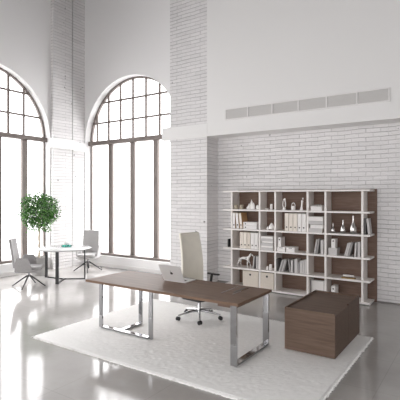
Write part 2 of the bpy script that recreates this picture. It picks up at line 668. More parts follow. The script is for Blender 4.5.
# long air vent in the bulkhead: one thing, six grille fields
vent = thing('air_vent', 'long white air vent of six mesh fields set in the wall above the bookcase', 'vent', (-2.995, 7.871, 3.708))
vx0, vx1, vz0, vz1 = -1.64, 1.64, -0.123, 0.123
MB().box(vx0, vx1, -0.006, -0.001, vz0, vz1).build('backing', M['ventback'], vent)
mb = MB()
for z in (vz0, vz1 - 0.022):
    mb.box(vx0, vx1, -0.022, -0.006, z, z + 0.022)
for x in (vx0, vx1 - 0.022):
    mb.box(x, x + 0.022, -0.022, -0.006, vz0 + 0.022, vz1 - 0.022)
mb.build('rim', M['trim'], vent)
for k in range(1, 6):
    x = vx0 + (vx1 - vx0) * k / 6
    MB().box(x - 0.012, x + 0.012, -0.022, -0.006, vz0 + 0.022, vz1 - 0.022).build('divider', M['trim'], vent)
for k in range(6):
    xa = vx0 + (vx1 - vx0) * k / 6 + 0.02
    xb = vx0 + (vx1 - vx0) * (k + 1) / 6 - 0.02
    mb = MB()
    for q in range(14):
        z = vz0 + 0.028 + q * 0.0142
        mb.box(xa, xb, -0.011, -0.006, z, z + 0.007)
    mb.build('grille', M['ventback'], vent)

# ------------------------------------------------------------------ rug
RX0, RX1, RY0, RY1 = -5.17, -1.275, 3.555, 6.13
nx, ny = 200, 132
xs = np.linspace(RX0, RX1, nx)
ys = np.linspace(RY0, RY1, ny)
gx, gy = np.meshgrid(xs, ys, indexing='ij')
gz = 0.026 + rng.normal(0, 0.0013, gx.shape)
gx = gx + rng.normal(0, 0.004, gx.shape)
gy = gy + rng.normal(0, 0.004, gx.shape)
gz[0, :] = gz[-1, :] = 0.001
gz[:, 0] = gz[:, -1] = 0.001
gz = np.clip(gz, 0.001, 0.034)
vs = np.stack([gx, gy, gz], -1).reshape(-1, 3)
idx = np.arange(nx * ny).reshape(nx, ny)
fs = np.stack([idx[:-1, :-1], idx[1:, :-1], idx[1:, 1:], idx[:-1, 1:]], -1).reshape(-1, 4)
me = bpy.data.meshes.new('area_rug')
me.from_pydata(vs.tolist(), [], fs.tolist())
me.materials.append(M['rug'])
for p in me.polygons:
    p.use_smooth = True
rug = bpy.data.objects.new('area_rug', me)
COL.objects.link(rug)
tag(rug, 'large off-white shaggy rug on the polished floor under the desk', 'rug')
mb = MB()
# loose tufts along the edges, one sub-mesh of the rug
for _ in range(1500):
    side = random.choice('fblr')
    if side in 'fb':
        x = random.uniform(RX0, RX1)
        y = RY0 if side == 'f' else RY1
        d = Vector((random.uniform(-.5, .5), -1 if side == 'f' else 1, 0))
    else:
        y = random.uniform(RY0, RY1)
        x = RX0 if side == 'l' else RX1
        d = Vector((-1 if side == 'l' else 1, random.uniform(-.5, .5), 0))
    d.normalize()
    s_ = Vector((-d.y, d.x, 0)) * 0.006
    b = Vector((x, y, 0.026)) - d * 0.012
    l = random.uniform(0.02, 0.04)
    mb.faces([b - s_, b + s_, b + d * l * .6 + Vector((0, 0, -.002)), b + d * l + Vector((0, 0, -.014))], [(0, 1, 2), (0, 2, 3)])
mb.build('edge_tuft', M['rug'], rug)['kind'] = 'stuff'
RZ = 0.0345     # what stands on the rug

# ------------------------------------------------------------------ desk
desk = thing('executive_desk', 'long walnut office desk on chrome frames standing on the white rug', 'desk', (-3.54, 4.61, RZ))
dz = 0.75 - RZ
MB().box(-1.255, 1.255, -0.45, 0.45, dz - 0.032, dz).build('tabletop', M['wood_top'], desk, bevel=0.002)
# right-hand frame: two flat uprights joined by floor rail and top rail
X1 = 1.185
fr = MB().box(X1 - 0.04, X1 + 0.04, -0.435, -0.41, 0, dz - 0.033).build('leg', M['chrome'], desk, bevel=0.002)
MB().box(X1 - 0.04, X1 + 0.04, 0.41, 0.435, 0, dz - 0.033).build('leg', M['chrome'], desk, bevel=0.002)
MB().box(X1 - 0.04, X1 + 0.04, -0.41, 0.41, 0, 0.022).build('floor_rail', M['chrome'], desk, bevel=0.002)
MB().box(X1 - 0.04, X1 + 0.04, -0.41, 0.41, dz - 0.055, dz - 0.033).build('top_rail', M['chrome'], desk)
# left-hand T frame
ya = -0.25
for x in (-1.145, -0.19):
    MB().box(x - 0.032, x + 0.032, ya - 0.012, ya + 0.012, 0, dz - 0.033).build('leg', M['chrome'], desk, bevel=0.002)
MB().box(-1.113, -0.222, ya - 0.032, ya + 0.032, 0, 0.022).build('floor_rail', M['chrome'], desk, bevel=0.002)
MB().box(-0.79, -0.73, ya + 0.032, 0.19, 0, 0.022).build('floor_rail', M['chrome'], desk, bevel=0.002)
MB().box(-0.79, -0.73, 0.17, 0.195, 0.022, dz - 0.033).build('leg', M['chrome'], desk, bevel=0.002)
MB().box(-1.113, -0.222, ya - 0.032, ya + 0.032, dz - 0.055, dz - 0.033).build('top_rail', M['chrome'], desk)
MB().box(-0.79, -0.73, ya + 0.032, 0.19, dz - 0.055, dz - 0.033).build('top_rail', M['chrome'], desk)
MB().box(0.98, X1 - 0.045, -0.44, 0.0, dz - 0.062, dz - 0.033).build('cable_tray', M['wood'], desk)
# cable flap: recessed lid framed by bright slots
fl = MB().box(0.83, 0.965, -0.08, 0.33, dz, dz + 0.0015).build('cable_flap', M['wood_top'], desk)
mb = MB()
for x in (0.812, 0.969):
    mb.box(x, x + 0.012, -0.09, 0.34, dz, dz + 0.003)
mb.build('slot_trim', M['chrome'], fl)
MB().box(0.92, 0.945, 0.02, 0.33, dz + 0.0015, dz + 0.0025).build('slot_opening', M['black'], fl)

# ------------------------------------------------------------------ low cabinet
cab = thing('low_cabinet', 'low walnut service cabinet with raised rim standing on the corner of the rug', 'cabinet', (-1.78, 5.61, RZ))
cw, cd, ch = 0.315, 0.585, 0.56 - RZ
MB().box(-cw + .012, cw - .02, -cd + .02, cd - .02, 0.0, ch - 0.02).build('body', M['wood'], cab)
MB().box(-cw, cw, -cd, -cd + 0.019, 0.0, ch).build('end_panel', M['wood'], cab, bevel=0.0015)
MB().box(-cw, cw, cd - 0.019, cd, 0.0, ch).build('end_panel', M['wood'], cab, bevel=0.0015)
MB().box(-cw, -cw + 0.018, -cd + .02, cd - .02, 0.0, ch).build('side_panel', M['wood'], cab)
MB().box(cw - 0.019, cw, -cd + .021, 0.008, 0.0, ch - 0.02).build('door', M['wood'], cab, bevel=0.0015)
MB().box(cw - 0.019, cw, 0.014, cd - .021, 0.0, ch - 0.0).build('door', M['wood'], cab, bevel=0.0015)

# ------------------------------------------------------------------ bookcase
BX = -3.2
bc = thing('bookcase', 'wide open bookcase with white shelves and walnut back against the brick wall', 'bookcase', (BX, 7.94, 0))
UP = [-4.55, -3.885, -3.535, -2.86, -2.51, -1.84]
SZ = [0.03, 0.42, 0.832, 1.246, 1.66, 2.062]
for z in SZ:
    MB().box(-4.74 - BX, -1.70 - BX, 0, 0.37, z - 0.016, z + 0.016).build('shelf', M['white'], bc, bevel=0.0015)
for x in UP:
    mb = MB()
    for a, b in zip(SZ, SZ[1:]):
        mb.box(x - 0.019 - BX, x + 0.019 - BX, 0.05, 0.369, a + 0.016, b - 0.016)
    mb.build('upright', M['white'], bc)
MB().box(-4.56 - BX, -1.655 - BX, 0.371, 0.392, 0.0, 2.09).build('back_panel', M['wood_back'], bc)
MB().box(-4.72 - BX, -1.72 - BX, 0.05, 0.36, 0.0, 0.013).build('plinth', M['black'], bc)  # black strip put in as the dark gap under the bottom shelf
YS = 7.94
ROW = [SZ[5 - r] + 0.0165 for r in range(1, 6)]    # top surface of the shelf below row r (1 = top)


def T(r):
    return ROW[r - 1]


ORD = ['first', 'second', 'third', 'fourth', 'fifth', 'sixth', 'seventh']


def binder(x, r, w, h, spine, label, group, tilt=0.0, side=None, y=8.0, d=0.26):
    """a lever-arch file standing spine to the front"""
    b = thing('ring_binder', label, 'binder', (x, y, T(r)), 0, group)
    Mx = Matrix.Translation((0, 0, w * max(0, math.sin(tilt)) + .0005)) @ Matrix.Rotation(tilt, 4, 'Y')
    MB().box(0, w, 0, d, 0, h, Mx).build('cover', side or spine, b, bevel=0.002)
    MB().box(0.002, w - 0.002, -0.003, -0.0002, 0.003, h - 0.003, Mx).build('spine', spine, b)
    mb = MB()
    c = [(w / 2 + 0.015 * math.cos(2 * PI * k / 14), 0.075 + 0.015 * math.sin(2 * PI * k / 14)) for k in range(14)]
    mb.prism(c, 'y', -0.006, -0.0032, Mx)
    mb.build('finger_hole', M['black'], b)
    return b


def book(x, r, w, h, m, label, group, tilt=0.0, d=0.19, y=8.0, z=None, pivot_right=False):
    """hardback standing on its foot, spine to the front; tilt leans its top"""
    b = thing('book', label, 'book', (x, y, T(r) if z is None else z), 0, group)
    Mx = Matrix.Translation((0, 0, w * max(0, math.sin(tilt)) + .0005)) @ Matrix.Rotation(tilt, 4, 'Y')
    if pivot_right:
        Mx = Matrix.Translation((0, 0, 0)) @ Mx @ Matrix.Translation((-w, 0, 0))
    mb = MB()
    mb.box(0, 0.003, 0, d, 0, h, Mx)
    mb.box(w - 0.003, w, 0, d, 0, h, Mx)
    mb.box(0.003, w - 0.003, 0, 0.003, 0, h, Mx)
    mb.build('cover', m, b)
    MB().box(0.0032, w - 0.0032, 0.0032, d - 0.005, 0.004, h - 0.004, Mx).build('pages', M['pages'], b)
    return b


def flat_book(x0, x1, y0, y1, z, t, m, label, group, rot=0.0, name='magazine', cat='magazine'):
    b = thing(name, label, cat, ((x0 + x1) / 2, (y0 + y1) / 2, z), rot, group)
    w, d = (x1 - x0) / 2, (y1 - y0) / 2
    mb = MB()
    k = min(0.004, t * 0.2)
    mb.box(-w, w, -d, d, 0, k)
    mb.box(-w, w, -d, d, t - k, t)
    mb.box(-w, w, -d, -d + 0.003, k, t - k)
    mb.build('cover', m, b)
    MB().box(-w + .004, w - .004, -d + .0035, d - .004, k + .0003, t - k - .0003).build('pages', M['pages'], b)
    return b


def lidded_box(x0, x1, y0, y1, z, h, m, label, group=None, hole=None, lid=0.3, cat='box'):
    b = thing('storage_box', label, cat, ((x0 + x1) / 2, (y0 + y1) / 2, z), 0, group)
    w, d = (x1 - x0) / 2, (y1 - y0) / 2
    hl = h * (1 - lid)
    MB().box(-w + .003, w - .003, -d + .003, d - .003, 0, hl).build('body', m, b, bevel=0.002)
    MB().box(-w, w, -d, d, hl, h).build('lid', m, b, bevel=0.003)
    if hole == 'dot':
        rr = 0.022 if x1 - x0 > .2 else 0.014
        c = [(rr * math.cos(2 * PI * k / 14), h * .78 + rr * math.sin(2 * PI * k / 14)) for k in range(14)]
        MB().prism(c, 'y', -d - 0.004, -d - 0.0003).build('finger_hole', M['black'], b)
    if hole == 'label':
        MB().box(-0.035, 0.035, -d - 0.004, -d - 0.0003, hl + (h - hl) * .35, hl + (h - hl) * .75).build('label_holder', M['steel'], b)
    return b


# top row, first wide bay
for i, (x, w) in enumerate(((-4.475, 0.046), (-4.345, 0.042))):
    lb = ['mottled stone candle cup on top shelf, nearest the bookcase end', 'mottled stone candle cup on top shelf, beside the white crystals'][i]
    t = thing('candle_cup', lb, 'cup', (x, 8.06, T(1)), 0, 'stone candle cups on the top shelf')
    MB().lathe([(w * .92, 0), (w, .004), (w, .095), (w - .007, .095), (w - .008, .06), (0, .06)], 20).build('cup', M['stone'], t, smooth=True)
    MB().lathe([(0, .0605), (w - .010, .0605), (w - .010, .07), (0, .072)], 16).build('candle', M['ceramic'], t, smooth=True)


def spike(mb, x, y, h, r, tilt, az, n=6):
    Mx = Matrix.Translation((x, y, 0.002)) @ Matrix.Rotation(az, 4, 'Z') @ Matrix.Rotation(tilt, 4, 'Y')
    mb.lathe([(r, 0.004), (r * 1.05, h * .55), (0.0, h)], n, Mx)


t = thing('crystal_cluster', 'jagged white crystal cluster standing between the candle cups and the upright', 'ornament', (-4.12, 8.06, T(1)))
for x, h, r in ((-.085, .075, .03), (-.035, .13, .034), (.03, .215, .034), (.07, .15, .03)):
    mb = MB()
    spike(mb, x, random.uniform(-.02, .02), h, r, random.uniform(-.08, .18), 0)
    mb.build('crystal', M['ceramic'], t)
t = thing('pebble_ornament', 'small white pebble-shaped ornament beside the jagged crystal cluster', 'ornament', (-3.965, 8.07, T(1)))
MB().lathe([(0, 0), (.03, .004), (.04, .04), (.03, .085), (0, .1)], 16).build('pebble', M['ceramic'], t, smooth=True)

# second row, first bay: three leaning files and two flat boxes
for i, (x, tl) in enumerate(((-4.528, -0.0), (-4.432, -0.09), (-4.345, -0.13))):
    lb = ['white spined tan file standing upright against the end upright of bookcase',
          'white spined tan file leaning between two other tan files',
          'tan file leaning nearest the two flat white boxes'][i]
    binder(x, 2, 0.062, 0.335, M['paper'] if i < 2 else M['cream'], lb, 'tan files on the second row', tl, M['tan'])
for i in range(2):
    lb = ['flat white archive box under its twin beside the tan files', 'flat white archive box on top of its twin beside tan files'][i]
    b = lidded_box(-4.265, -3.945, 7.985, 8.2, T(2) + i * 0.074, 0.072, M['paper'], lb, 'flat archive boxes', None, 0.35)
    c = [(-.105 + 0.013 * math.cos(2 * PI * k / 12), .036 + 0.013 * math.sin(2 * PI * k / 12)) for k in range(12)]
    MB().prism(c, 'y', -0.1115, -0.1078).build('finger_hole', M['black'], b)

# third row, first bay: five files
cols = ['cream', 'cream', 'beige', 'paper', 'paper']
lbs = ['cream ring binder at the empty end of the five-binder row above the horse',
       'cream ring binder second in the five-binder row above the horse',
       'beige ring binder in the middle of five binders above the horse',
       'white ring binder between beige binder and last white binder above horse',
       'white ring binder at the upright end of five above horse figurine']
for i in range(5):
    binder(-4.352 + i * 0.0855, 3, 0.08, 0.34, M[cols[i]], lbs[i], 'binders above the horse figurine')

# fourth row, first bay: horse figurine and books
horse = thing('horse_figurine', 'mottled silver and black horse figurine standing on the fourth shelf', 'figurine', (-4.27, 8.05, T(4)), 0)
me = bpy.data.meshes.new('body')
hv, he, hr = [], [], []


def hn(x, y, z, r, link=None):
    hv.append((x, y, z))
    hr.append(r)
    if link is not None:
        he.append((link, len(hv) - 1))
    return len(hv) - 1


p0 = hn(0, 0, .195, .029)
p1 = hn(-.085, 0, .20, .031, p0)
p2 = hn(.08, 0, .20, .031, p0)
n1 = hn(.125, 0, .245, .022, p2)
n2 = hn(.155, 0, .288, .017, n1)
h1 = hn(.185, 0, .275, .015, n2)
h2 = hn(.212, 0, .25, .010, h1)
for s in (-1, 1):
    a = hn(.09, s * .022, .145, .018, p2)
    a = hn(.10 + .02 * s, s * .022, .085, .011, a)
    a = hn(.115 + .03 * s, s * .022, .016, .007, a)
    hn(.125 + .03 * s, s * .022, .006, .008, a)
    b = hn(-.095, s * .022, .15, .022, p1)
    b = hn(-.125 + .02 * s, s * .022, .09, .010, b)
    b = hn(-.115 + .03 * s, s * .022, .016, .007, b)
    hn(-.105 + .03 * s, s * .022, .006, .008, b)
me.from_pydata(hv, he, [])
body = bpy.data.objects.new('body', me)
COL.objects.link(body)
body.parent = horse
sk = body.modifiers.new('skin', 'SKIN')
for i, v in enumerate(me.skin_vertices[0].data):
    v.radius = (hr[i], hr[i])
    v.use_root = (i == 0)
ss = body.modifiers.new('smooth', 'SUBSURF')
ss.levels = ss.render_levels = 1
hm, nt, bb = new_mat('mottled_silver_glaze')
nz = nt.nodes.new('ShaderNodeTexNoise')
nz.inputs['Scale'].default_value = 22
rp = nt.nodes.new('ShaderNodeValToRGB')
rp.color_ramp.elements[0].position = 0.36
rp.color_ramp.elements[1].position = 0.43
rp.color_ramp.elements[0].color = srgb(38, 36, 36)
rp.color_ramp.elements[1].color = srgb(240, 238, 236)
tcn = nt.nodes.new('ShaderNodeTexCoord')
nt.links.new(tcn.outputs['Object'], nz.inputs['Vector'])
nt.links.new(nz.outputs['Fac'], rp.inputs['Fac'])
nt.links.new(rp.outputs['Color'], bb.inputs['Base Color'])
bb.inputs['Roughness'].default_value = 0.3
me.materials.append(hm)
MB().tube([(-.115, 0, .205), (-.138, 0, .18), (-.146, 0, .13), (-.14, 0, .085)], [.008, .010, .008, .003], 8).build('tail', hm, horse, smooth=True)
mb = MB()
mb.prism([(.085, .225), (.12, .285), (.15, .312), (.158, .3), (.135, .262), (.105, .222)], 'y', -.006, .006)
mb.build('mane', hm, horse)
for i, (x, w, m_, tl) in enumerate(((-4.052, .02, 'lightbook', 0.10), (-4.028, .02, 'darkbook', 0.10), (-3.972, .026, 'lightbook', 0.0), (-3.938, .026, 'lightbook', 0.0))):
    lb = ['pale slim book leaning nearest the horse figurine', 'charcoal slim book leaning second from the horse figurine',
          'pale grey upright book beside the charcoal leaning one', 'pale grey upright book against the upright beyond horse'][i]
    book(x, 4, w, 0.26, M[m_], lb, 'books beside the horse', tl)

# bottom row: two beige boxes
for x0, x1, lb in ((-4.275, -3.912, 'beige storage box with finger hole in the wide bottom bay'),
                   (-3.86, -3.56, 'beige storage box with finger hole in the narrow bottom bay')):
    lidded_box(x0, x1, 7.975, 8.2, T(5), 0.335, M['beige'], lb, 'beige boxes on the bottom shelf', 'dot', 0.02)

# second bay
t = thing('bud_cup', 'tall narrow white cup on the top shelf beside a low dish', 'cup', (-3.645, 8.05, T(1)))
MB().lathe([(.022, 0), (.026, .01), (.026, .12), (.021, .12), (.020, .02), (0, .018)], 18).build('cup', M['ceramic'], t, smooth=True)
t = thing('low_dish', 'low pale dish on the top shelf beside the narrow cup', 'dish', (-3.75, 8.05, T(1)))
MB().lathe([(.02, 0), (.045, .03), (.041, .03), (.018, .006), (0, .006)], 18).build('dish', M['ceramic'], t, smooth=True)
t = thing('shell_ornament', 'white shell-shaped ornament in the narrow bay above the magazine stack', 'ornament', (-3.645, 8.06, T(2)))
mb = MB()
mb.lathe([(.02, 0), (.06, .02), (.064, .06), (.045, .1), (.02, .13), (0, .15)], 9)
mb.build('shell', M['ceramic'], t, smooth=True)
mb = MB()
mb.lathe([(.015, 0), (.03, .02), (.02, .06), (0, .075)], 8, Matrix.Translation((-.066, -.04, 0)))
mb.build('shell_tip', M['ceramic'], t, smooth=True)
zz = T(3)
cols = ['lightbook', 'paper', 'lightbook', 'paper', 'lightbook', 'paper']
lbs = ['pale magazine box at the foot of the stack above the cups', 'white magazine second from the foot of the stack of six',
       'grey magazine third from the foot of the stack of six', 'white magazine third from the top of the stack of six',
       'grey magazine second from the top of the stack of six', 'white magazine topmost on the stack of six']
offs = [0.0, 0.008, -0.004, 0.016, 0.0, 0.004]
ths = [.05, .036, .05, .034, .05, .045]
for i in range(6):
    flat_book(-3.85 + offs[i], -3.585 + offs[i] * .4, 7.985, 8.19, zz, ths[i], M[cols[i]], lbs[i], 'magazines in the narrow bay')
    zz += ths[i] + 0.002 + (0.006 if i in (2,) else 0)
for x, h, r_, lb in ((-3.66, .115, .03, 'taller white beaker on the shelf below the magazine stack'),
                     (-3.735, .07, .024, 'shorter white beaker on the shelf below the magazine stack')):
    t = thing('beaker', lb, 'cup', (x, 8.05, T(4)), 0, 'white beakers')
    MB().lathe([(r_ * .85, 0), (r_, .01), (r_, h), (r_ - .005, h), (r_ - .006, .015), (0, .012)], 18).build('cup', M['ceramic'], t, smooth=True)

# third bay: sculptures
t = thing('loop_sculpture', 'tall white teardrop loop sculpture on the top shelf', 'sculpture', (-3.37, 8.06, T(1)))
pts = []
for k in range(25):
    a = -PI / 2 + 2 * PI * k / 24
    w = 0.036 * math.cos(a) * (1.0 - 0.45 * (math.sin(a) + 1) / 2)
    pts.append((w + (0.012 if math.sin(a) > .8 else 0), 0, 0.135 + 0.095 * math.sin(a)))
MB().tube(pts, [0.012] * 25, 8).build('loop', M['ceramic'], t, smooth=True)
MB().lathe([(.036, 0), (.038, .01), (.03, .05), (.012, .062), (0, .064)], 18).build('base', M['ceramic'], t, smooth=True)
t = thing('basket_vase', 'small white handled basket vase between the two tall sculptures', 'vase', (-3.175, 8.06, T(1)))
MB().lathe([(.03, 0), (.042, .012), (.045, .06), (.04, .085), (.034, .085), (.036, .06), (.03, .015), (0, .012)], 20).build('bowl', M['ceramic'], t, smooth=True)
pts = [(.038 * math.cos(PI * k / 12), 0, .083 + .062 * math.sin(PI * k / 12)) for k in range(13)]
MB().tube(pts, .008, 8).build('handle', M['ceramic'], t, smooth=True)
t = thing('bone_sculpture', 'tall white bone-shaped sculpture on the top shelf near an upright', 'sculpture', (-2.995, 8.06, T(1)))
MB().tube([(-.012, 0, 0.002), (-.012, 0, .02), (-.006, 0, .08), (0, 0, .14), (.004, 0, .19), (.014, 0, .225), (.026, 0, .25)], [.034, .03, .017, .016, .022, .018, .006], 14).build('bone', M['ceramic'], t, smooth=True)

# second row: five files
cols = ['cream', 'cream', 'cream', 'paper', 'paper']
lbs = ['cream binder at the window end of the row below the sculptures', 'cream binder second from the window end below the sculptures',
       'cream binder in the middle of the row below the sculptures', 'white binder beside the middle binder in row below sculptures',
       'white binder at the upright end of the row below sculptures']
for i in range(5):
    binder(-3.332 + i * 0.0885, 2, 0.082, 0.35, M[cols[i]], lbs[i], 'binders below the sculptures')

# third row: boxes
lidded_box(-3.49, -3.315, 7.975, 8.19, T(3), 0.088, M['paper'], 'low white card box carrying the upright file box', None, 'label', 0.45)
lidded_box(-3.295, -3.115, 7.975, 8.19, T(3), 0.092, M['paper'], 'low white card box standing beside the stacked pair', None, 'label', 0.45)
lidded_box(-3.475, -3.405, 7.985, 8.2, T(3) + 0.09, 0.185, M['paper'], 'white upright file box standing on a low card box', None, 'dot', 0.02)

# fourth row: a row of leaning and upright books
specs = [(-3.513, .018, .25, 'darkbook', -0.0), (-3.485, .016, .24, 'darkbook', -0.03),
         (-3.463, .022, .245, 'lightbook', 0.29), (-3.434, .022, .25, 'greybook', 0.29), (-3.406, .024, .25, 'lightbook', 0.29), (-3.376, .02, .25, 'greybook', 0.29),
         (-3.235, .026, .26, 'greybook', -0.12),
         (-3.205, .042, .25, 'lightbook', 0), (-3.155, .018, .22, 'darkbook', 0), (-3.130, .062, .275, 'lightbook', 0), (-3.062, .04, .215, 'greybook', 0),
         (-3.016, .045, .25, 'lightbook', 0), (-2.966, .04, .265, 'lightbook', 0), (-2.922, .036, .28, 'lightbook', 0)]
lbs = ['charcoal thin book upright against the upright, first in long row', 'charcoal thin book tilting beside the first one in long row',
       'pale grey book, first of four leaning together in the long row', 'mid grey book, second of four leaning together in long row',
       'pale grey book, third of four leaning together in long row', 'mid grey book, last of four leaning together in long row',
       'mid grey book leaning against the upright books in the long row', 'pale grey book, first of the upright ones in long row',
       'thin charcoal book between two pale upright books in long row', 'thickest pale grey upright book in the long row',
       'shortest mid grey upright book in the long row', 'pale grey upright book just past the shortest one in long row',
       'second pale upright book from the upright in the long row', 'tallest pale book against the upright ending the long row']
for (x, w, h, m_, tl), lb in zip(specs, lbs):
    book(x, 4, w, h, M[m_], lb, 'long row of books on the fourth row', tl, pivot_right=False)

# fourth bay
t = lidded_box(-2.795, -2.575, 7.98, 8.17, T(1), 0.085, M['paper'], 'white card box with a crumpled cloth on top shelf', None, None, 0.3)
mb = MB()
n = 12
gv = [(-.10 + .2 * i / (n - 1), -.08 + .16 * j / (n - 1), .087 + .026 * abs(math.sin(i * 1.1 + j * .6)) * math.sin(PI * i / (n - 1)) ** .5 + .002) for i in range(n) for j in range(n)]
gf = [(i * n + j, (i + 1) * n + j, (i + 1) * n + j + 1, i * n + j + 1) for i in range(n - 1) for j in range(n - 1)]
mb.faces(gv, gf)
clo = mb.build('folded_cloth', M['paper'], None, loc=t.location, smooth=True)
sol = clo.modifiers.new('thick', 'SOLIDIFY')
sol.thickness = 0.004
sol.offset = 1
tag(clo, 'crumpled white cloth lying on the top shelf card box', 'cloth')
zz = T(2)
lbs = ['pale grey folio at the foot of the staggered stack of four', 'white folio second from the foot of staggered stack',
       'pale grey folio third from foot of staggered stack', 'white folio topmost on the staggered stack of four']
for i, (a, b, th, m_) in enumerate(((-2.83, -2.575, .075, 'lightbook'), (-2.80, -2.55, .07, 'paper'), (-2.835, -2.55, .062, 'lightbook'), (-2.835, -2.555, .08, 'paper'))):
    flat_book(a, b, 7.985, 8.19, zz, th, M[m_], lbs[i], 'staggered folios in the narrow bay', 0, 'folio', 'folio')
    zz += th + (0.008 if i == 1 else 0.002)
for i, (x, w, h, m_, tl) in enumerate(((-2.735, .026, .275, 'lightbook', 0.16), (-2.697, .03, .285, 'greybook', 0.16), (-2.605, .05, .27, 'lightbook', 0.0))):
    lb = ['pale grey leaning book, outermost of three below the folio stack', 'mid grey leaning book, middle of three below folio stack',
          'pale grey upright book supporting two leaning ones below folio stack'][i]
    book(x, 3, w, h, M[m_], lb, 'three books below the folio stack', tl)
t = thing('picture_frame', 'pale grey framed panel standing in the narrow bottom bay behind the cabinet', 'frame', (-2.69, 8.09, T(5)))
mb = MB()
for a in ((-.13, .13, 0, .018), (-.13, .13, .262, .28)):
    mb.box(a[0], a[1], -.012, .012, a[2], a[3])
for a in ((-.13, -.112), (.112, .13)):
    mb.box(a[0], a[1], -.012, .012, .0181, .2619)
mb.build('frame', M['lightbook'], t)
MB().box(-.112, .112, -.004, .008, .018, .262).build('panel', M['paper'], t)

# fifth bay: silver vases
for x, h, r_, lb in ((-2.385, .185, .042, 'smallest of the three silver bottle vases'),
                     (-2.20, .25, .052, 'middle-sized silver bottle vase of the three'),
                     (-2.015, .335, .064, 'tallest of the three silver bottle vases')):
    t = thing('bottle_vase', lb + ' on the second row', 'vase', (x, 8.06, T(2)), 0, 'silver vases')
    prof = [(r_ * .55, 0), (r_ * .85, h * .06), (r_, h * .2), (r_ * .92, h * .34), (r_ * .5, h * .54), (r_ * .24, h * .68), (r_ * .2, h * .9), (r_ * .26, h), (r_ * .18, h), (r_ * .14, h * .7), (0, h * .6)]
    MB().lathe(prof, 28).build('vase', M['silver'], t, smooth=True)
lidded_box(-2.455, -2.29, 7.985, 8.19, T(3), 0.135, M['lightbook'], 'pale grey box carrying the small upright file box', None, None, 0.3)
lidded_box(-2.405, -2.325, 8.0, 8.15, T(3) + 0.1365, 0.165, M['paper'], 'small white upright file box standing on pale grey box', None, 'dot', 0.02)
specs = [(-2.165, .024, .245, 'lightbook', .25), (-2.135, .03, .255, 'lightbook', .25), (-2.099, .03, .26, 'greybook', .25), (-1.984, .03, .26, 'lightbook', 0.06), (-1.925, .045, .27, 'lightbook', 0.0)]
lbs = ['pale grey book leaning furthest of three below the silver vases', 'pale grey book leaning in the middle of three below vases',
       'mid grey book leaning, steepest of three below silver vases', 'pale grey thin book beside the last upright one below vases',
       'pale grey thick book standing upright at the row end below vases']
for (x, w, h, m_, tl), lb in zip(specs, lbs):
    book(x, 3, w, h, M[m_], lb, 'books below the silver vases', tl)
t = thing('desk_model', 'small white model on a brass base lying on the fourth row', 'model', (-2.09, 8.02, T(4)))
MB().box(-.125, .125, -.035, .035, 0, .018).build('base', M['brass'], t, bevel=.003)
mb = MB()
for k in range(9):
    mb.box(-.095 + k * .0215, -.078 + k * .0215, -.014, .014, .046, .068)
mb.box(-.1, .1, -.008, .008, .038, .0475)
mb.build('model_body', M['ceramic'], t)
for x in (-.08, .08):
    MB().lathe([(.005, .0175), (.005, .039)], 10, Matrix.Translation((x, 0, 0))).build('post', M['brass'], t)
lidded_box(-2.405, -2.32, 7.99, 8.2, T(5), 0.22, M['paper'], 'white upright file box alone on the bottom shelf behind cabinet', None, 'dot', 0.02)

# overhanging shelf ends
for i, (x, tl, m_, w) in enumerate(((-1.808, -0.0, 'darkbook', .028), (-1.742, -0.11, 'lightbook', .032))):
    lb = ['charcoal book standing on the shelf overhang beside the silver vases', 'pale grey book leaning on the shelf overhang past charcoal book'][i]
    book(x, 2, w, 0.29, M[m_], lb, 'books on the open shelf end', tl)
book(-4.655, 3, .022, .175, M['black'], 'black slim book alone on the shelf overhang near the windows', None, 0.0)

# ------------------------------------------------------------------ laptop
lap = thing('laptop', 'open silver laptop on the desk, its lid back to the viewer', 'laptop', (-3.625, 4.74, 0.751))
MB().prism(rounded(.375, .265, .018, 4, 0, .1355), 'z', 0, .013).build('base', M['alu'], lap, bevel=.002)
mb = MB()
for r in range(5):
    for k in range(14):
        mb.box(-.142 + k * .0204, -.142 + k * .0204 + .0174, .03 + r * .0195, .03 + r * .0195 + .0165, .0132, .0145)
mb.build('keyboard', M['keys'], lap)
MB().box(-.05, .05, .16, .225, .0131, .0138).build('trackpad', M['alu'], lap)
ang = math.radians(62)
# lid plane: from the hinge up and towards the viewer
Lx = Matrix.Translation((0, 0.004, 0.013)) @ Matrix.Rotation(math.atan2(.135, .245), 4, 'X')
lid = MB().prism(rounded(.375, .27, .016, 4, 0, .1365), 'y', -.004, .004, Lx).build('lid', M['alu'], lap, bevel=.0015)
MB().prism(rounded(.33, .235, .004, 2, 0, .142), 'y', .0042, .0052, Lx).build('screen', M['black'], lid)
# bitten fruit emblem, centred on the lid's back
pts = []
for k in range(40):
    a = 2 * PI * k / 40
    r = 0.0225 * (1 + 0.10 * math.cos(2 * a)) * (1 - 0.16 * math.exp(-((a - PI / 2) / .3) ** 2) - 0.10 * math.exp(-((a - 3 * PI / 2) / .3) ** 2))
    x, z = r * math.cos(a), r * math.sin(a) * 1.05
    bx, bz, br_ = -0.026, 0.003, 0.0105
    dd = math.hypot(x - bx, z - bz)
    if dd < br_:
        x = bx + math.sqrt(max(0, br_ ** 2 - (z - bz) ** 2))
    pts.append((x, z + .135))
mb = MB()
mb.prism(pts, 'y', -.0048, -.0041, Lx)
leaf = [(0, .162), (.001, .170), (.006, .177), (.011, .178), (.010, .171), (.005, .164)]
mb.prism([(-x, z) for x, z in leaf], 'y', -.0048, -.0041, Lx)
mb.build('logo', M['black'], lid)

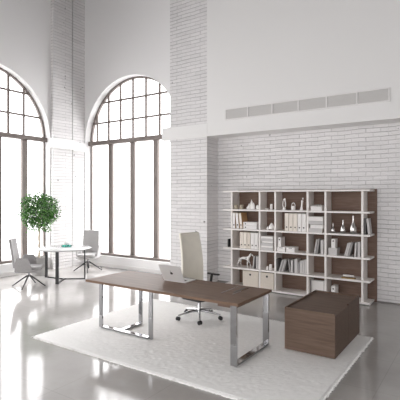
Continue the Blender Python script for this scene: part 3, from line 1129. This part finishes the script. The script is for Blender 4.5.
# ------------------------------------------------------------------ swivel chair behind the desk (faces local +x)
oc = thing('office_chair', 'cream high-back office chair on a chrome star base behind the desk', 'chair', (-3.73, 5.52, RZ), math.radians(-8))
for k in range(5):
    a = math.radians(72 * k + 26)
    ca, sa = math.cos(a), math.sin(a)
    arm = MB().tube([(.02 * ca, .02 * sa, .125), (.12 * ca, .12 * sa, .122), (.25 * ca, .25 * sa, .10), (.345 * ca, .345 * sa, .078)], [.024, .02, .016, .013], 10).build('base_arm', M['chrome'], oc, smooth=True)
    Mx = Matrix.Translation((.345 * ca, .345 * sa, .031)) @ Matrix.Rotation(a + .7, 4, 'Z') @ Matrix.Rotation(PI / 2, 4, 'X')
    mb = MB()
    for s in (-1, 1):
        mb.lathe([(.029, s * .017 - .009), (.031, s * .017 - .005), (.031, s * .017 + .005), (.029, s * .017 + .009)], 18, Mx)
    mb.lathe([(.012, -.01), (.012, .01)], 10, Mx)
    mb.build('caster', M['black'], arm, smooth=True)
MB().lathe([(.032, .10), (.034, .15), (.028, .16), (.026, .30), (.017, .289)], 18).build('gas_lift', M['chrome'], oc, smooth=True)
MB().box(-.11, .13, -.09, .09, .29, .318).build('tilt_mechanism', M['black'], oc, bevel=.01)
mb = MB()
mb.prism(rounded(.44, .44, .09, 5), 'z', .319, .374)
mb.build('seat_pan', M['black'], oc, bevel=.006)
MB().prism(rounded(.46, .50, .1, 6, .05, 0), 'z', .377, .455).build('seat', M['leather'], oc, bevel=.03, seg=4, smooth=True)


def back_surface(w_of, x_of, z0, z1, thick, nz=14, nw=8, curve=0.03):
    mb = MB()
    fr, bk = [], []
    for i in range(nz + 1):
        t_ = i / nz
        z = z0 + (z1 - z0) * t_
        w = w_of(t_)
        for j in range(nw + 1):
            y = -w + 2 * w * j / nw
            x = x_of(t_) + curve * (y / w) ** 2
            fr.append((x, y, z))
            bk.append((x - thick, y, z))
    n = len(fr)
    q = nw + 1
    f = []
    for i in range(nz):
        for j in range(nw):
            a, b, c, d = i * q + j, i * q + j + 1, (i + 1) * q + j + 1, (i + 1) * q + j
            f += [(a, b, c, d), (n + d, n + c, n + b, n + a)]
        for j in (0, nw):
            a, d = i * q + j, (i + 1) * q + j
            f.append((a, d, n + d, n + a))
    for i in (0, nz):
        for j in range(nw):
            a, b = i * q + j, i * q + j + 1
            f.append((a, b, n + b, n + a))
    mb.faces(fr + bk, f)
    return mb


bkr = back_surface(lambda t: .25 - .03 * t ** 1.5, lambda t: -.155 - .03 * t + .03 * math.sin(t * PI) - .04 * t * t, .47, 1.335, .045)
bkr.build('backrest', M['leather'], oc, bevel=.018, seg=3, smooth=True)
MB().tube([(-.09, 0, .33), (-.22, 0, .34), (-.245, 0, .40), (-.245, 0, .62)], .016, flat=(.07, .018)).build('back_support', M['black'], oc)
for s in (-1, 1):
    ar = MB().tube([(-.02, s * .215, .36), (.0, s * .285, .38), (.0, s * .288, .55), (.02, s * .288, .655)], .012, flat=(.045, .016)).build('armrest', M['black'], oc)
    MB().prism(rounded(.25, .06, .025, 4, .05, s * .288), 'z', .655, .677).build('arm_pad', M['black'], ar, bevel=.006)

# ------------------------------------------------------------------ round table
tb = thing('round_table', 'white round meeting table on three slim bar legs beside the windows', 'table', (-8.24, 6.50, 0))
MB().lathe([(.0, .715), (.60, .715), (.628, .732), (.63, .742), (.626, .745), (0, .745)], 64).build('tabletop', M['tabletop'], tb, smooth=True)
feet = [(-9.62 + 9.95 - .33 + 0.0, 0)]
Fv, Rv = Vector((-.5581, .8298, 0)), Vector((.8298, .5581, 0))
for k, (r_, f_) in enumerate(((.03, -.56), (-.50, .24), (.48, .05))):
    v = Rv * r_ + Fv * f_
    a = math.atan2(v.y, v.x)
    l = v.length
    Mx = Matrix.Rotation(a, 4, 'Z')
    m_ = M['black']
    lg = MB().box(l - .012, l + .012, -.036, .036, 0, .714, Mx).build('leg', m_, tb, bevel=.002)
    MB().box(.0, l - .0125, -.02, .02, 0, .018, Mx).build('foot_rail', m_, lg)
    MB().box(.0, l - .0125, -.02, .02, .696, .714, Mx).build('top_rail', m_, lg)

# glasses on the round table
tr = thing('glass_tray', 'shallow teal glass tray on the white round table', 'tray', (-8.34, 6.66, .7455), 0.2)
MB().lathe([(.10, 0), (.125, .012), (.13, .03), (.125, .03), (.118, .015), (0, .006)], 32).build('tray', M['teal'], tr, smooth=True)
for i, (x, y) in enumerate(((-.05, .02), (.055, -.01))):
    g = thing('drinking_glass', ['clear drinking glass in the teal tray, nearer the potted tree', 'clear drinking glass in the teal tray, nearer the far chair'][i],
              'glass', (-8.34 + x, 6.66 + y, .7545), 0, 'drinking glasses in the tray')
    MB().lathe([(.026, 0), (.032, .085), (.030, .085), (.0245, .004), (0, .004)], 20).build('glass', M['clear'], g, smooth=True)


# ------------------------------------------------------------------ tub chairs
def tub_chair(loc, face, label, fab, turn):
    c = thing('tub_chair', label, 'chair', loc, face, 'tub chairs at the round table')
    # spider base: four splayed legs
    for k in range(4):
        a = math.radians(turn + 90 * k)
        ca, sa = math.cos(a), math.sin(a)
        MB().tube([(.02 * ca, .02 * sa, .245), (.14 * ca, .14 * sa, .17), (.36 * ca, .36 * sa, .012)], [.017, .016, .012], 10).build('leg', M['black'], c, smooth=True)
    MB().lathe([(.03, .215), (.036, .24), (.03, .27), (.022, .29), (.022, .335)], 16).build('column', M['steel'], c, smooth=True)
    # tub: rounded shell bottom
    mb = MB()
    mb.prism(rounded(.50, .56, .12, 6), 'z', .335, .40)
    mb.build('shell', fab, c, bevel=.03, seg=3, smooth=True)
    mb = MB()
    mb.prism(rounded(.50, .46, .09, 6, .03, 0), 'z', .402, .455)
    mb.build('seat', fab, c, bevel=.02, seg=3, smooth=True)
    for s in (-1, 1):
        pts = [(-.26, .37), (-.20, .345), (.10, .345), (.17, .40), (.155, .46), (.075, .635), (.05, .655), (-.17, .665), (-.22, .645), (-.27, .50)]
        n = len(pts)
        mb = MB()
        vs = []
        for off in (.0, .035):
            for x, z in pts:
                lean = .235 + off + (z - .345) * .14
                vs.append((x * .80 - .01, s * lean, z))
        mb.faces(vs, [tuple(range(n)), tuple(range(2 * n - 1, n - 1, -1))] + [(i, (i + 1) % n, n + (i + 1) % n, n + i) for i in range(n)])
        mb.build('armrest', fab, c, bevel=.012, seg=3, smooth=True)
    b = back_surface(lambda t: .225 - .02 * t, lambda t: -.235 - .10 * t, .44, 1.04, .05, curve=.02)
    b.build('backrest', fab, c, bevel=.014, seg=3, smooth=True)
    return c


tub_chair((-8.20, 5.55, 0), math.radians(42), 'grey tub chair with high back near the potted tree, facing the round table', M['fabric'], -8)
tub_chair((-8.645, 7.585, 0), math.radians(-58), 'pale grey tub chair with high back beyond the round table by the far window', M['fabricl'], 14)

# ------------------------------------------------------------------ potted tree
pt = thing('potted_tree', 'ball-shaped green potted tree in a white planter by the window', 'plant', (-9.195, 6.51, 0))
MB().lathe([(.155, 0), (.165, .01), (.20, .44), (.205, .45), (.19, .45), (.18, .40), (0, .40)], 36).build('planter', M['pot'], pt, smooth=True)
MB().lathe([(.178, .385), (.178, .408), (0, .415)], 24).build('soil', M['soil'], pt)
mb = MB()
for ph in (0, 2.1, 4.2):
    mb.tube([(.018 * math.cos(ph + z * 9), .018 * math.sin(ph + z * 9), z) for z in np.linspace(.40, 1.35, 20)], [.016] * 20, 8)
for k in range(9):
    a = random.uniform(0, 2 * PI)
    e = random.uniform(.1, 1.2)
    l = random.uniform(.22, .36)
    mb.tube([(0, 0, 1.28), (.5 * l * math.cos(a) * math.cos(e), .5 * l * math.sin(a) * math.cos(e), 1.32 + .5 * l * math.sin(e)),
             (l * math.cos(a) * math.cos(e), l * math.sin(a) * math.cos(e), 1.33 + l * math.sin(e))], [.012, .008, .004], 6)
mb.build('trunk', M['bark'], pt, smooth=True)
mb = MB()
CZ = 1.60
for _ in range(4300):
    d = Vector(rng.normal(0, 1, 3))
    d.normalize()
    r = 0.45 * random.random() ** 0.38 * (1 + .16 * math.sin(6 * d.x + 3) * math.sin(7 * d.z + 1)) + random.gauss(0, .022)
    p = Vector((d.x * r, d.y * r, CZ + d.z * r * .93))
    if random.random() < .04:
        p.z = CZ - random.uniform(.38, .52)
        p.x *= .6
        p.y *= .6
    out = (d + Vector(rng.normal(0, .55, 3)) + Vector((0, 0, -.25))).normalized()
    side = out.cross(Vector(rng.normal(0, 1, 3))).normalized()
    nrm = side.cross(out)
    l, w = random.uniform(.045, .07), random.uniform(.014, .021)
    mb.faces([p, p + out * l * .45 + side * w + nrm * .006, p + out * l, p + out * l * .45 - side * w + nrm * .006], [(0, 1, 2), (0, 2, 3)])
mb.build('foliage', M['leaf'], pt)
